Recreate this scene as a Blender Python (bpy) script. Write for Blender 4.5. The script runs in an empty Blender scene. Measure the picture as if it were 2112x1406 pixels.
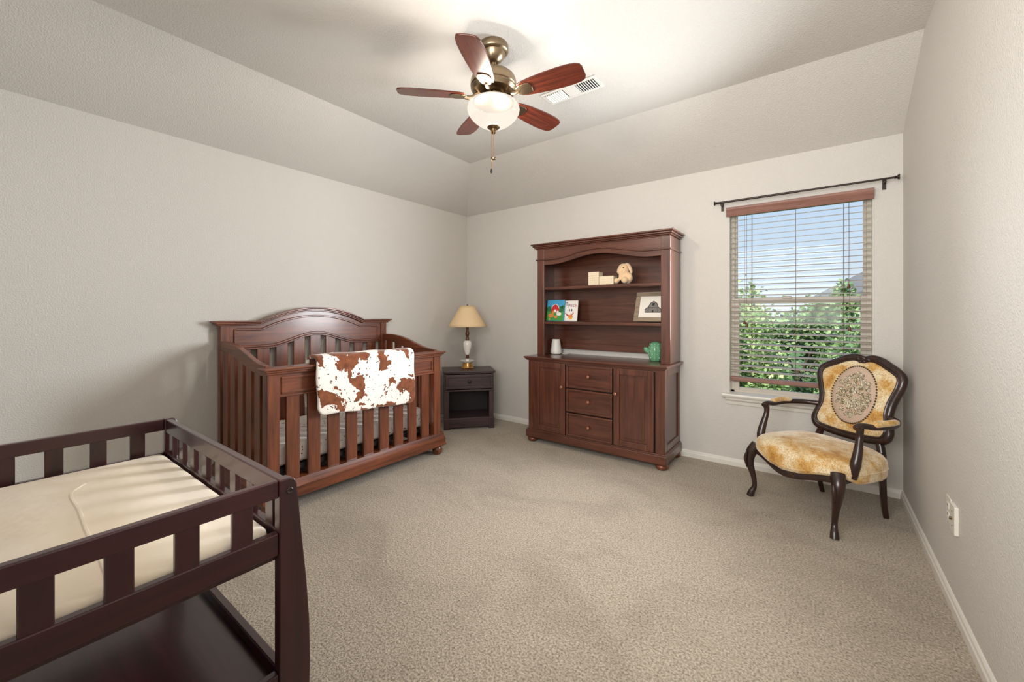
import bpy, bmesh, math, random
from mathutils import Vector, Matrix
random.seed(7)
S = bpy.context.scene
COL = S.collection
PI = math.pi
# ------------------------------------------------------------------ camera, world, light, exposure
F_PX, YAW, HORIZON = 840.44, 0.641417, 645.155
CAM = (3.49794, -3.74056, 1.24072)
cd = bpy.data.cameras.new('camera'); cam = bpy.data.objects.new('camera', cd); COL.objects.link(cam)
cam.location = CAM; cam.rotation_euler = (PI/2, 0, YAW)
cd.sensor_width = 36; cd.lens = F_PX/2112*36; cd.shift_y = -(703-HORIZON)/2112; cd.clip_start = 0.02
S.camera = cam
S.view_settings.view_transform = 'Standard'; S.view_settings.look = 'None'
S.view_settings.exposure = 0.17; S.view_settings.gamma = 1.0; S.view_settings.use_curve_mapping = False

w = bpy.data.worlds.new('sky'); S.world = w; w.use_nodes = True
nt = w.node_tree; nt.nodes.clear()
wo = nt.nodes.new('ShaderNodeOutputWorld'); bg = nt.nodes.new('ShaderNodeBackground')
tc = nt.nodes.new('ShaderNodeTexCoord'); sx = nt.nodes.new('ShaderNodeSeparateXYZ'); rp = nt.nodes.new('ShaderNodeValToRGB')
rp.color_ramp.elements[0].position = 0.0; rp.color_ramp.elements[0].color = (.80, .86, .95, 1)
rp.color_ramp.elements[1].position = 0.35; rp.color_ramp.elements[1].color = (.47, .66, .97, 1)
nt.links.new(tc.outputs['Generated'], sx.inputs[0]); nt.links.new(sx.outputs['Z'], rp.inputs[0])
nt.links.new(rp.outputs[0], bg.inputs[0]); bg.inputs[1].default_value = 0.95
nt.links.new(bg.outputs[0], wo.inputs[0])

def lamp(name, kind, loc, energy, color=(1, 1, 1), rot=(0, 0, 0), **kw):
    d = bpy.data.lights.new(name, kind); d.energy = energy; d.color = color
    for k, v in kw.items(): setattr(d, k, v)
    o = bpy.data.objects.new(name, d); o.location = loc; o.rotation_euler = rot; COL.objects.link(o)
    return o
# sun behind the house lights the garden; it does not reach into the room
lamp('sun', 'SUN', (0, -10, 12), 4.6, (1, .97, .92), (math.radians(48), 0, math.radians(-25)), angle=.01)
# daylight falling in through the window
lamp('window_daylight', 'AREA', (3.30, -.235, 1.50), 46, (.93, .965, 1.0), (-PI/2, 0, math.radians(-34)), shape='RECTANGLE', size=.66, size_y=1.0, spread=math.radians(122))
# fill lamp added behind the camera to brighten the room; no doorway is modelled
lamp('rear_fill_light', 'AREA', (3.0, -3.90, 1.75), 47, (1.0, .98, .955), (math.radians(96), 0, 0), shape='RECTANGLE', size=1.6, size_y=1.4, spread=math.radians(125))

# ------------------------------------------------------------------ materials
def srgb(r, g, b):
    f = lambda c: (c/255/12.92) if c/255 <= .04045 else ((c/255+.055)/1.055)**2.4
    return (f(r), f(g), f(b), 1)
def newmat(name):
    m = bpy.data.materials.new(name); m.use_nodes = True
    n = m.node_tree.nodes; b = n['Principled BSDF']
    return m, m.node_tree, b
def setp(b, rough=.5, spec=.5, metal=0, coat=0, sheen=0):
    b.inputs['Roughness'].default_value = rough; b.inputs['Specular IOR Level'].default_value = spec
    b.inputs['Metallic'].default_value = metal; b.inputs['Coat Weight'].default_value = coat
    b.inputs['Coat Roughness'].default_value = .15; b.inputs['Sheen Weight'].default_value = sheen
def plain(name, col, rough=.5, spec=.5, metal=0, coat=0, sheen=0, bump=None):
    m, t, b = newmat(name); b.inputs['Base Color'].default_value = col; setp(b, rough, spec, metal, coat, sheen)
    if bump: add_bump(t, b, *bump)
    return m
def texco(t, scale=(1, 1, 1)):
    c = t.nodes.new('ShaderNodeTexCoord'); mp = t.nodes.new('ShaderNodeMapping'); mp.inputs['Scale'].default_value = scale
    t.links.new(c.outputs['Object'], mp.inputs[0]); return mp.outputs[0]
def noise(t, vec, scale, detail=3, rough=.55, dist=0):
    n = t.nodes.new('ShaderNodeTexNoise'); n.inputs['Scale'].default_value = scale; n.inputs['Detail'].default_value = detail
    n.inputs['Roughness'].default_value = rough; n.inputs['Distortion'].default_value = dist
    t.links.new(vec, n.inputs['Vector']); return n.outputs['Fac']
def ramp(t, fac, stops, interp='LINEAR'):
    r = t.nodes.new('ShaderNodeValToRGB'); r.color_ramp.interpolation = interp
    while len(r.color_ramp.elements) < len(stops): r.color_ramp.elements.new(.5)
    for e, (p, c) in zip(r.color_ramp.elements, stops): e.position = p; e.color = c
    t.links.new(fac, r.inputs[0]); return r.outputs[0]
def mixc(t, fac, a, b, mode='MIX'):
    m = t.nodes.new('ShaderNodeMix'); m.data_type = 'RGBA'; m.blend_type = mode
    for s, v in ((0, fac), (6, a), (7, b)):
        if hasattr(v, 'is_linked') or hasattr(v, 'links'): t.links.new(v, m.inputs[s])
        else: m.inputs[s].default_value = v
    return m.outputs[2]
def add_bump(t, b, scale, strength, dist=.002, detail=2):
    n = noise(t, texco(t), scale, detail); bp = t.nodes.new('ShaderNodeBump')
    bp.inputs['Strength'].default_value = strength; bp.inputs['Distance'].default_value = dist
    t.links.new(n, bp.inputs['Height']); t.links.new(bp.outputs[0], b.inputs['Normal'])
def wood(name, dark, light, grain='z', rough=.32, coat=.25, stretch=14, scale=5):
    m, t, b = newmat(name); setp(b, rough, .5, 0, coat)
    sc = [stretch]*3; sc['xyz'.index(grain)] = 1.0
    v = texco(t, tuple(sc)); v2 = texco(t, (1, 1, 1))
    n1 = noise(t, v, scale*.45, 4, .6, .6); n2 = noise(t, v2, 3.0, 3)
    c1 = ramp(t, n1, [(.25, dark), (.75, light)])
    c2 = ramp(t, n2, [(.3, (.78, .74, .72, 1)), (.7, (1.12, 1.12, 1.12, 1))])
    t.links.new(mixc(t, .8, c1, c2, 'MULTIPLY'), b.inputs['Base Color']); return m
def wall_paint(name, col):
    m, t, b = newmat(name); setp(b, .75, .25)
    v = texco(t); n = noise(t, v, 140, 2, .5); n2 = noise(t, v, 1.3, 2)
    t.links.new(ramp(t, n2, [(.3, tuple(c*.97 for c in col[:3])+(1,)), (.7, col)]), b.inputs['Base Color'])
    bp = t.nodes.new('ShaderNodeBump'); bp.inputs['Strength'].default_value = .45; bp.inputs['Distance'].default_value = .003
    t.links.new(ramp(t, n, [(.42, (0, 0, 0, 1)), (.62, (1, 1, 1, 1))]), bp.inputs['Height']); t.links.new(bp.outputs[0], b.inputs['Normal'])
    return m
def carpet_mat():
    m, t, b = newmat('carpet'); setp(b, .95, .1, 0, 0, .25)
    v = texco(t); fine = noise(t, v, 120, 3, .65); mid = noise(t, v, 40, 2); big = noise(t, texco(t, (1, 1.6, 1)), 1.9, 5, .6, .7)
    c = ramp(t, fine, [(.30, srgb(110, 99, 84)), (.52, srgb(177, 164, 145)), (.72, srgb(210, 197, 179))])
    c = mixc(t, .5, c, ramp(t, mid, [(.35, (.84, .83, .81, 1)), (.65, (1.06, 1.06, 1.06, 1))]), 'MULTIPLY')
    c = mixc(t, 1.0, c, ramp(t, big, [(.36, (.84, .83, .815, 1)), (.54, (1, 1, 1, 1))]), 'MULTIPLY')
    t.links.new(c, b.inputs['Base Color'])
    bp = t.nodes.new('ShaderNodeBump'); bp.inputs['Strength'].default_value = .9; bp.inputs['Distance'].default_value = .008
    t.links.new(fine, bp.inputs['Height']); t.links.new(bp.outputs[0], b.inputs['Normal']); return m
def cow_mat():
    m, t, b = newmat('cow_print'); setp(b, .95, .1, 0, 0, .4)
    v = texco(t); n = noise(t, v, 5.4, 4, .58, .35); n2 = noise(t, v, 34, 2, .5, .4)
    sp = ramp(t, n, [(.0, (0, 0, 0, 1)), (.528, (0, 0, 0, 1)), (.535, (1, 1, 1, 1))])
    dots = ramp(t, n2, [(.0, (0, 0, 0, 1)), (.665, (0, 0, 0, 1)), (.675, (1, 1, 1, 1))])
    br = ramp(t, noise(t, v, 25, 3), [(.3, srgb(104, 58, 36)), (.7, srgb(140, 84, 54))])
    c = mixc(t, dots, srgb(240, 234, 226), srgb(82, 48, 34)); c = mixc(t, sp, c, br)
    t.links.new(c, b.inputs['Base Color']); add_bump(t, b, 220, .5, .003); return m
def sheet_mat():
    m, t, b = newmat('printed_sheet'); setp(b, .9, .15, 0, 0, .1)
    v = texco(t, (1, 1.0, 1.6)); n = noise(t, v, 17, 2, .5, 1.2)
    sp = ramp(t, n, [(.0, (0, 0, 0, 1)), (.63, (0, 0, 0, 1)), (.65, (1, 1, 1, 1))])
    t.links.new(mixc(t, sp, srgb(236, 230, 226), srgb(142, 92, 64)), b.inputs['Base Color']); add_bump(t, b, 9, .3, .02); return m
def velvet(name, a, bcol, c3):
    m, t, b = newmat(name); setp(b, .8, .2, 0, 0, .8); b.inputs['Sheen Roughness'].default_value = .35
    b.inputs['Sheen Tint'].default_value = (1, .95, .85, 1)
    v = texco(t); n = noise(t, v, 9, 3, .6); f = noise(t, v, 130, 3, .7)
    c = ramp(t, n, [(.3, a), (.44, bcol), (.60, c3)])  # gold and cream mottling; cream share widened to imitate window sheen
    c = mixc(t, .75, c, ramp(t, f, [(.36, (.62, .52, .38, 1)), (.56, (1.12, 1.12, 1.12, 1))]), 'MULTIPLY')
    t.links.new(c, b.inputs['Base Color'])
    bp = t.nodes.new('ShaderNodeBump'); bp.inputs['Strength'].default_value = .5; bp.inputs['Distance'].default_value = .003
    t.links.new(f, bp.inputs['Height']); t.links.new(bp.outputs[0], b.inputs['Normal']); return m
def glass_mat():
    m, t, b = newmat('window_glass'); o = t.nodes['Material Output']
    tr = t.nodes.new('ShaderNodeBsdfTransparent'); tr.inputs[0].default_value = (.93, .96, .95, 1)
    gl = t.nodes.new('ShaderNodeBsdfGlossy'); gl.inputs['Roughness'].default_value = .03
    mx = t.nodes.new('ShaderNodeMixShader'); mx.inputs[0].default_value = .008
    t.links.new(tr.outputs[0], mx.inputs[1]); t.links.new(gl.outputs[0], mx.inputs[2]); t.links.new(mx.outputs[0], o.inputs[0]); return m
def bowl_mat():
    m, t, b = newmat('alabaster_glass'); o = t.nodes['Material Output']
    tr = t.nodes.new('ShaderNodeBsdfTransparent'); tr.inputs[0].default_value = (1, .97, .92, 1)
    em = t.nodes.new('ShaderNodeEmission'); em.inputs[0].default_value = (1, .90, .79, 1); em.inputs[1].default_value = .95
    mx = t.nodes.new('ShaderNodeMixShader'); mx.inputs[0].default_value = .70
    t.links.new(tr.outputs[0], mx.inputs[1]); t.links.new(em.outputs[0], mx.inputs[2]); t.links.new(mx.outputs[0], o.inputs[0]); return m
def shade_mat():
    m, t, b = newmat('lamp_shade_cloth'); b.inputs['Base Color'].default_value = srgb(226, 198, 158); setp(b, .85, .15)
    return m
def leaf_mat(name, c0, c1, c2):
    m, t, b = newmat(name); setp(b, .6, .3)
    oi = t.nodes.new('ShaderNodeNewGeometry')
    t.links.new(ramp(t, oi.outputs['Random Per Island'], [(0, c0), (.5, c1), (1, c2)]), b.inputs['Base Color'])
    b.inputs['Transmission Weight'].default_value = 0; return m

M = {}
WALL = (.63, .602, .562, 1)
M['wall'] = wall_paint('wall_paint', WALL)
M['carpet'] = carpet_mat()
M['white_trim'] = plain('white_trim', srgb(222, 218, 210), .4)
M['vinyl'] = plain('window_vinyl', srgb(196, 186, 172), .45)
M['glass'] = glass_mat()
ch_d, ch_l = srgb(62, 31, 20), srgb(136, 76, 48)
for g in 'xyz':
    M['cherry_'+g] = wood('cherry_'+g, ch_d, ch_l, g)
    M['esp_'+g] = wood('espresso_'+g, srgb(34, 12, 15), srgb(64, 22, 26), g, .32, .4)
    M['night_'+g] = wood('dark_plum_wood_'+g, srgb(46, 33, 36), srgb(82, 60, 62), g, .4, .1)
    M['hutch_'+g] = wood('hutch_wood_'+g, srgb(62, 33, 24), srgb(108, 64, 47), g, .30, .3)
M['chairwood'] = wood('chair_walnut', srgb(24, 14, 12), srgb(58, 32, 25), 'z', .3, .3)
M['knobwood'] = plain('knob_wood', srgb(142, 84, 58), .25, .5, 0, .5)
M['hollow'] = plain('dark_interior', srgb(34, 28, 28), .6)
M['brass'] = plain('antique_brass', srgb(150, 132, 108), .30, .5, 1.0)
M['brassd'] = plain('dark_brass', srgb(120, 98, 70), .35, .5, 1.0)
M['bronze'] = plain('bronze_metal', srgb(62, 54, 50), .4, .5, .8)
M['blade'] = wood('fan_blade_wood', srgb(44, 19, 14), srgb(104, 46, 30), 'x', .28, .3, 18, 8)
M['bowl'] = bowl_mat()
M['white_plastic'] = plain('white_plastic', srgb(228, 226, 220), .4)
M['ivory_plate'] = plain('ivory_plate', srgb(226, 221, 210), .35)
M['black'] = plain('black_paint', srgb(20, 19, 20), .5)
M['slot'] = plain('vent_dark', srgb(40, 38, 36), .8)
M['cow'] = cow_mat(); M['sheet'] = sheet_mat()
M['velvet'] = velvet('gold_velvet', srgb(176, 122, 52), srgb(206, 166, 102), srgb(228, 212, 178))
M['medallion'] = plain('medallion_cloth', srgb(198, 174, 154), .9, .2, bump=(90, .3, .002))
M['nail'] = plain('trim_nails', srgb(92, 76, 54), .45, .5, .6)
def flower_mat():
    m, t, b = newmat('embroidery'); setp(b, .85, .2)
    g = t.nodes.new('ShaderNodeNewGeometry')
    t.links.new(ramp(t, g.outputs['Random Per Island'], [(0, srgb(126, 116, 86)), (.22, srgb(226, 216, 194)), (.5, srgb(182, 178, 166)), (.68, srgb(206, 184, 150)), (.86, srgb(148, 136, 104))], 'CONSTANT'), b.inputs['Base Color']); return m
M['flower'] = flower_mat()
def pad_mat():
    m, t, b = newmat('changing_pad_cover'); setp(b, .9, .15, 0, 0, .25)
    v = texco(t); n = noise(t, v, 3.2, 3, .5)
    t.links.new(ramp(t, n, [(.3, srgb(240, 224, 198)), (.7, srgb(249, 239, 224))]), b.inputs['Base Color']); add_bump(t, b, 14, .35, .012); return m
M['pad'] = pad_mat()
M['slat'] = plain('blind_slat', srgb(182, 170, 157), .45)
M['blindwood'] = wood('blind_wood', srgb(110, 74, 62), srgb(152, 110, 97), 'x', .4, .1)
M['cord'] = plain('blind_cord', srgb(110, 84, 68), .7)
M['shade'] = shade_mat()
M['milkglass'] = plain('milk_glass', srgb(232, 228, 220), .25, .5, 0, .3)
M['lampwood'] = plain('lamp_turned_wood', srgb(92, 56, 32), .35, .5, .2)
M['goldbase'] = plain('lamp_brass', srgb(190, 146, 88), .25, .5, 1.0)
M['plush'] = plain('plush_fur', srgb(222, 190, 150), .95, .1, 0, 0, .6, (160, .6, .003))
M['cactus'] = plain('green_glaze', srgb(104, 162, 124), .22, .5, 0, .4, 0, (60, .3, .003))
M['cactusdot'] = plain('pale_green_dots', srgb(196, 222, 190), .3)
M['gframe'] = wood('weathered_frame', srgb(112, 98, 82), srgb(176, 158, 132), 'x', .6, 0)
M['paper'] = plain('paper', srgb(232, 226, 214), .85)
def block_mat():
    m, t, b = newmat('linen_box'); setp(b, .85, .2)
    wv = t.nodes.new('ShaderNodeTexBrick'); v = texco(t, (1, 1, 1))
    mp = t.nodes.new('ShaderNodeMapping'); mp.inputs['Rotation'].default_value = (PI/2, 0, 0); t.links.new(v, mp.inputs[0])
    t.links.new(mp.outputs[0], wv.inputs['Vector']); wv.inputs['Scale'].default_value = 26
    wv.inputs['Color1'].default_value = srgb(232, 216, 190); wv.inputs['Color2'].default_value = srgb(238, 224, 200); wv.inputs['Mortar'].default_value = srgb(196, 176, 148)
    wv.inputs['Mortar Size'].default_value = .03
    t.links.new(wv.outputs[0], b.inputs['Base Color']); return m
M['linen'] = block_mat()
for n_, c_ in dict(sky=(70, 160, 205), grass=(70, 150, 70), red=(196, 44, 44), orange=(222, 138, 70), cream=(240, 236, 228), blue=(40, 50, 110), yellow=(240, 180, 60), treeg=(40, 112, 66), ink=(30, 30, 32), grey=(120, 116, 110), roofing=(122, 118, 116), siding=(214, 210, 204), bark=(88, 72, 58)).items():
    M['c_'+n_] = plain('colour_'+n_, srgb(*c_), .6)
M['leafa'] = leaf_mat('leaf_light', srgb(112, 140, 84), srgb(158, 180, 112), srgb(204, 212, 150))
M['leafb'] = leaf_mat('leaf_mid', srgb(96, 126, 84), srgb(138, 164, 108), srgb(180, 196, 136))
M['lawn'] = plain('lawn', srgb(92, 122, 66), .9)

# ------------------------------------------------------------------ mesh helpers
class MB:
    def __init__(s): s.v = []; s.f = []
    def add(s, vs, fs):
        k = len(s.v); s.v += [tuple(p) for p in vs]; s.f += [tuple(i+k for i in f) for f in fs]; return s
    def box(s, x0, x1, y0, y1, z0, z1):
        return s.add([(x0, y0, z0), (x1, y0, z0), (x1, y1, z0), (x0, y1, z0), (x0, y0, z1), (x1, y0, z1), (x1, y1, z1), (x0, y1, z1)],
                     [(0, 3, 2, 1), (4, 5, 6, 7), (0, 1, 5, 4), (1, 2, 6, 5), (2, 3, 7, 6), (3, 0, 4, 7)])
    def prism(s, poly, axis, a, b):
        mk = {'x': lambda u, v, w: (w, u, v), 'y': lambda u, v, w: (u, w, v), 'z': lambda u, v, w: (u, v, w)}[axis]
        n = len(poly); vs = [mk(u, v, a) for u, v in poly]+[mk(u, v, b) for u, v in poly]
        fs = [tuple(range(n)), tuple(range(2*n-1, n-1, -1))]+[(i, i+n, (i+1) % n+n, (i+1) % n) for i in range(n)]
        return s.add(vs, fs)
    def band(s, us, lo, hi, axis, a, b):
        """strip between two curves lo(u), hi(u), extruded: quads only"""
        mk = {'x': lambda u, v, w: (w, u, v), 'y': lambda u, v, w: (u, w, v)}[axis]
        n = len(us); vs = []
        for w_ in (a, b):
            vs += [mk(u, lo(u), w_) for u in us]+[mk(u, hi(u), w_) for u in us]
        fs = []
        for i in range(n-1):
            fs += [(i, i+1, n+i+1, n+i), (2*n+i, 3*n+i, 3*n+i+1, 2*n+i+1), (i, 2*n+i, 2*n+i+1, i+1), (n+i, n+i+1, 3*n+i+1, 3*n+i)]
        fs += [(0, n, 3*n, 2*n), (n-1, 3*n-1, 4*n-1, 2*n-1)]
        return s.add(vs, fs)
    def lathe(s, prof, c=(0, 0, 0), seg=24, axis='z'):
        mk = {'z': lambda r, h, a: (c[0]+r*math.cos(a), c[1]+r*math.sin(a), c[2]+h),
              'y': lambda r, h, a: (c[0]+r*math.cos(a), c[1]+h, c[2]+r*math.sin(a)),
              'x': lambda r, h, a: (c[0]+h, c[1]+r*math.cos(a), c[2]+r*math.sin(a))}[axis]
        vs = []; fs = []
        for r, h in prof:
            for i in range(seg): vs.append(mk(max(r, 1e-4), h, 2*PI*i/seg))
        for j in range(len(prof)-1):
            for i in range(seg):
                a, b = j*seg+i, j*seg+(i+1) % seg; fs.append((a, b, b+seg, a+seg))
        fs.append(tuple(range(seg-1, -1, -1))); k = (len(prof)-1)*seg; fs.append(tuple(range(k, k+seg)))
        return s.add(vs, fs)
    def tube(s, path, rad, seg=10, closed=False, up=None, flat=1.0):
        P = [Vector(p) for p in path]; n = len(P); R = rad if isinstance(rad, (list, tuple)) else [rad]*n
        vs = []; fs = []; prev = None
        for i in range(n):
            a = P[(i-1) % n] if (closed or i > 0) else P[i]; b = P[(i+1) % n] if (closed or i < n-1) else P[i]
            t = (b-a).normalized()
            if up is not None: x = Vector(up).cross(t)
            elif prev is None: x = (Vector((0, 0, 1)) if abs(t.z) < .9 else Vector((1, 0, 0))).cross(t)
            else: x = prev-t*prev.dot(t)
            x.normalize(); prev = x; y = t.cross(x)
            for k in range(seg):
                an = 2*PI*k/seg; vs.append(P[i]+(x*math.cos(an)+y*math.sin(an)*flat)*R[i])
        m = n if closed else n-1
        for i in range(m):
            for k in range(seg):
                a = i*seg+k; b = i*seg+(k+1) % seg; c = ((i+1) % n)*seg
                fs.append((a, b, c+(k+1) % seg, c+k))
        if not closed: fs += [tuple(range(seg-1, -1, -1)), tuple(range((n-1)*seg, n*seg))]
        return s.add(vs, fs)
    def ball(s, c, r, seg=12, rings=8):
        rx, ry, rz = r if isinstance(r, (tuple, list)) else (r, r, r)
        vs = [(c[0], c[1], c[2]-rz)]
        for j in range(1, rings):
            p = -PI/2+PI*j/rings
            for i in range(seg):
                a = 2*PI*i/seg; vs.append((c[0]+rx*math.cos(p)*math.cos(a), c[1]+ry*math.cos(p)*math.sin(a), c[2]+rz*math.sin(p)))
        vs.append((c[0], c[1], c[2]+rz)); fs = []
        for i in range(seg): fs.append((0, 1+(i+1) % seg, 1+i))
        for j in range(rings-2):
            for i in range(seg):
                a = 1+j*seg+i; b = 1+j*seg+(i+1) % seg; fs.append((a, b, b+seg, a+seg))
        k = 1+(rings-2)*seg; l = len(vs)-1
        for i in range(seg): fs.append((k+i, k+(i+1) % seg, l))
        return s.add(vs, fs)
    def grid(s, rows):
        n = len(rows); m = len(rows[0]); vs = [p for r in rows for p in r]
        return s.add(vs, [(i*m+j, i*m+j+1, (i+1)*m+j+1, (i+1)*m+j) for i in range(n-1) for j in range(m-1)])
    def loft(s, loops, cap=True):
        m = len(loops[0]); vs = [p for r in loops for p in r]; fs = []
        for i in range(len(loops)-1):
            for j in range(m): fs.append((i*m+j, i*m+(j+1) % m, (i+1)*m+(j+1) % m, (i+1)*m+j))
        if cap: fs += [tuple(range(m-1, -1, -1)), tuple(range((len(loops)-1)*m, len(loops)*m))]
        return s.add(vs, fs)
    def xf(s, mat): s.v = [tuple(mat @ Vector(p)) for p in s.v]; return s
    def build(s, name, mat, parent=None, smooth=False, bevel=0, angle=40, sub=0, solid=0, fix=True):
        me = bpy.data.meshes.new(name); me.from_pydata(s.v, [], s.f)
        if fix:
            bm = bmesh.new(); bm.from_mesh(me); bmesh.ops.recalc_face_normals(bm, faces=bm.faces); bm.to_mesh(me); bm.free()
        if smooth:
            for p in me.polygons: p.use_smooth = True
            if angle < 180: me.set_sharp_from_angle(angle=math.radians(angle))
        me.materials.append(M[mat] if isinstance(mat, str) else mat)
        o = bpy.data.objects.new(name, me); COL.objects.link(o)
        if parent: o.parent = parent
        if solid:
            d = o.modifiers.new('thickness', 'SOLIDIFY'); d.thickness = solid; d.offset = 0
        if bevel:
            d = o.modifiers.new('edges', 'BEVEL'); d.width = bevel; d.segments = 2; d.limit_method = 'ANGLE'; d.angle_limit = math.radians(35)
        if sub:
            d = o.modifiers.new('smooth', 'SUBSURF'); d.levels = sub; d.render_levels = sub
        return o
def tag(o, label, cat, group=None, kind=None):
    o['label'] = label; o['category'] = cat
    if group: o['group'] = group
    if kind: o['kind'] = kind
    return o
def struct(o, label=None, cat=None):
    o['kind'] = 'structure'
    if label: o['label'] = label
    if cat: o['category'] = cat
    return o
def thing(name, label, cat, loc=(0, 0, 0), rz=0, group=None, rot=None):
    o = bpy.data.objects.new(name, None); COL.objects.link(o); o.location = loc
    o.rotation_euler = rot if rot else (0, 0, rz); o.empty_display_size = .1
    return tag(o, label, cat, group)
def dup(o, parent, loc=(0, 0, 0)):
    c = o.copy(); COL.objects.link(c); c.parent = parent; c.location = loc
    return c
def lin(a, b, n): return [a+(b-a)*i/(n-1) for i in range(n)]
def sm(t): t = max(0, min(1, t)); return t*t*(3-2*t)
def interp(pts, x):
    if x <= pts[0][0]: return pts[0][1]
    for (a, b), (c, d) in zip(pts, pts[1:]):
        if x <= c: return b+(d-b)*(x-a)/(c-a)
    return pts[-1][1]
def catmull(pts, n=6, closed=False):
    P = [Vector(p) for p in pts]; out = []; m = len(P)
    for i in range(m if closed else m-1):
        g = (lambda k: P[k % m]) if closed else (lambda k: P[max(0, min(m-1, k))])
        p0, p1, p2, p3 = g(i-1), g(i), g(i+1), g(i+2)
        for k in range(n):
            t = k/n; out.append(.5*((2*p1)+(p2-p0)*t+(2*p0-5*p1+4*p2-p3)*t*t+(3*p1-p0-3*p2+p3)*t**3))
    if not closed: out.append(P[-1])
    return [tuple(p) for p in out]

# ------------------------------------------------------------------ the room
W, L, WT, ZC, D = 3.962, 3.96, 2.44, 2.761, .675
WX0, WX1, WZ0, WZ1, TH = 2.925, 3.814, .575, 2.10, .14
struct(MB().box(-.14, W+.14, -L-.14, .14, -.1, 0).build('floor', 'carpet'), 'beige cut pile carpet covering the room floor', 'carpet')
b = MB(); b.box(-.14, WX0, 0, TH, 0, WT+.1); b.box(WX1, W+.14, 0, TH, 0, WT+.1); b.box(WX0, WX1, 0, TH, 0, WZ0-.02); b.box(WX0, WX1, 0, TH, WZ1, WT+.1)
struct(b.build('wall_back', 'wall'), 'textured beige wall with the window', 'wall')
struct(MB().box(-.14, 0, -L, 0, 0, WT+.1).build('wall_left', 'wall'), 'long plain beige wall behind the crib', 'wall')
struct(MB().box(W, W+.14, -L, 0, 0, ZC+.1).build('wall_right', 'wall'), 'textured beige wall with the outlets', 'wall')
struct(MB().box(-.14, W+.14, -L-.14, -L, 0, ZC+.1).build('wall_rear', 'wall'), 'beige wall behind the viewer', 'wall')
c = MB()
T = .1
def slab(pts): c.add(pts+[(x, y, z+T) for x, y, z in pts], [(0, 1, 2, 3), (7, 6, 5, 4), (0, 4, 5, 1), (1, 5, 6, 2), (2, 6, 7, 3), (3, 7, 4, 0)])
slab([(D, -D, ZC), (D, -L, ZC), (W, -L, ZC), (W, -D, ZC)])
slab([(0, 0, WT), (0, -L, WT), (D, -L, ZC), (D, -D, ZC)])
slab([(0, 0, WT), (D, -D, ZC), (W, -D, ZC), (W, 0, WT)])
struct(c.build('ceiling', 'wall'), 'beige tray ceiling sloping down to the walls', 'ceiling')
prof = [(0, 0), (.015, 0), (.015, .034), (.011, .040), (.009, .050), (.004, .056), (0, .058)]
b = MB().prism([(-u, z) for u, z in prof], 'x', 0, W); struct(b.build('baseboard_back', 'white_trim'))
b = MB().prism([(W-u, z) for u, z in prof], 'y', -L, 0); struct(b.build('baseboard_right', 'white_trim'))
b = MB().prism([(u, z) for u, z in prof], 'y', -L, 0); struct(b.build('baseboard_left', 'white_trim'))

# window
win = bpy.data.objects.new('window_1', None); COL.objects.link(win); win.location = (0, 0, 0)
struct(win, 'single hung window with beige frame', 'window')
x0, x1, z0, z1 = WX0, WX1, WZ0, WZ1
b = MB(); b.box(x0, x0+.03, .085, .135, z0, z1); b.box(x1-.03, x1, .085, .135, z0, z1); b.box(x0, x1, .085, .135, z1-.035, z1); b.box(x0, x1, .085, .135, z0, z0+.03)
b.build('window_frame', 'vinyl', win, bevel=.003)
def sash(xa, xb, za, zb, fw_, ya, yb):
    b = MB(); b.box(xa, xa+fw_, ya, yb, za, zb); b.box(xb-fw_, xb, ya, yb, za, zb); b.box(xa+fw_, xb-fw_, ya, yb, zb-fw_, zb); b.box(xa+fw_, xb-fw_, ya, yb, za, za+fw_)
    o = b.build('sash', 'vinyl', win, bevel=.003)
    MB().box(xa+fw_-.005, xb-fw_+.005, (ya+yb)/2-.002, (ya+yb)/2+.002, za+fw_-.005, zb-fw_+.005).build('pane', 'glass', o)
sash(x0+.025, x1-.025, 1.315, z1-.03, .022, .112, .132)
sash(x0+.02, x1-.02, z0+.012, 1.365, .042, .09, .112)
b = MB(); b.prism([(-.062, z0-.006), (-.066, z0+.004), (-.062, z0+.014), (.09, z0+.014), (.09, z0-.02), (0, z0-.02), (-.05, z0-.02)], 'x', WX0-.045, WX1+.04)
b.build('window_sill', 'white_trim', win, bevel=.003)
b = MB(); b.prism([(0, z0-.02), (-.045, z0-.02), (-.040, z0-.035), (-.022, z0-.05), (-.014, z0-.075), (0, z0-.08)], 'x', WX0-.018, WX1+.02)
b.build('apron', 'white_trim', win)
b = MB()
for a, e in ((x0-.001, x0+.004), (x1-.004, x1+.001)): b.box(a, e, 0, .085, z0+.014, z1)
b.build('jamb_liner', 'white_trim', win)
MB().box(x0+.36, x0+.42, .07, .092, 1.355, 1.372).build('sash_lock', 'vinyl', win, bevel=.003)

# ------------------------------------------------------------------ window blind
bl = thing('window_blind', 'wooden slat blind lowered over the window', 'blind', (0, 0, 0))
b = MB(); b.prism([(-.028, 2.024), (-.034, 2.036), (-.030, 2.060), (-.040, 2.078), (-.040, 2.096), (-.018, 2.096), (-.018, 2.024)], 'x', WX0-.016, WX1+.001)
b.build('valance', 'blindwood', bl)
MB().box(WX0+.012, WX1-.012, .0, .05, 2.035, 2.085).build('headrail', 'blindwood', bl, bevel=.003)
tilt = math.radians(9)
def slat_mesh():
    b = MB(); n = 7; loops = []
    for x in (WX0+.012, WX1-.012):
        top = [(x, -.025+.05*i/(n-1), .0022*math.cos((i/(n-1)-.5)*PI)+.0014) for i in range(n)]
        bot = [(x, p[1], p[2]-.0028) for p in reversed(top)]
        loops.append([(p[0], p[1]*math.cos(tilt)-p[2]*math.sin(tilt), p[1]*math.sin(tilt)+p[2]*math.cos(tilt)) for p in top+bot])
    return b.loft(loops)
zs = [1.994-.0437*i for i in range(29)]
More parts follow.
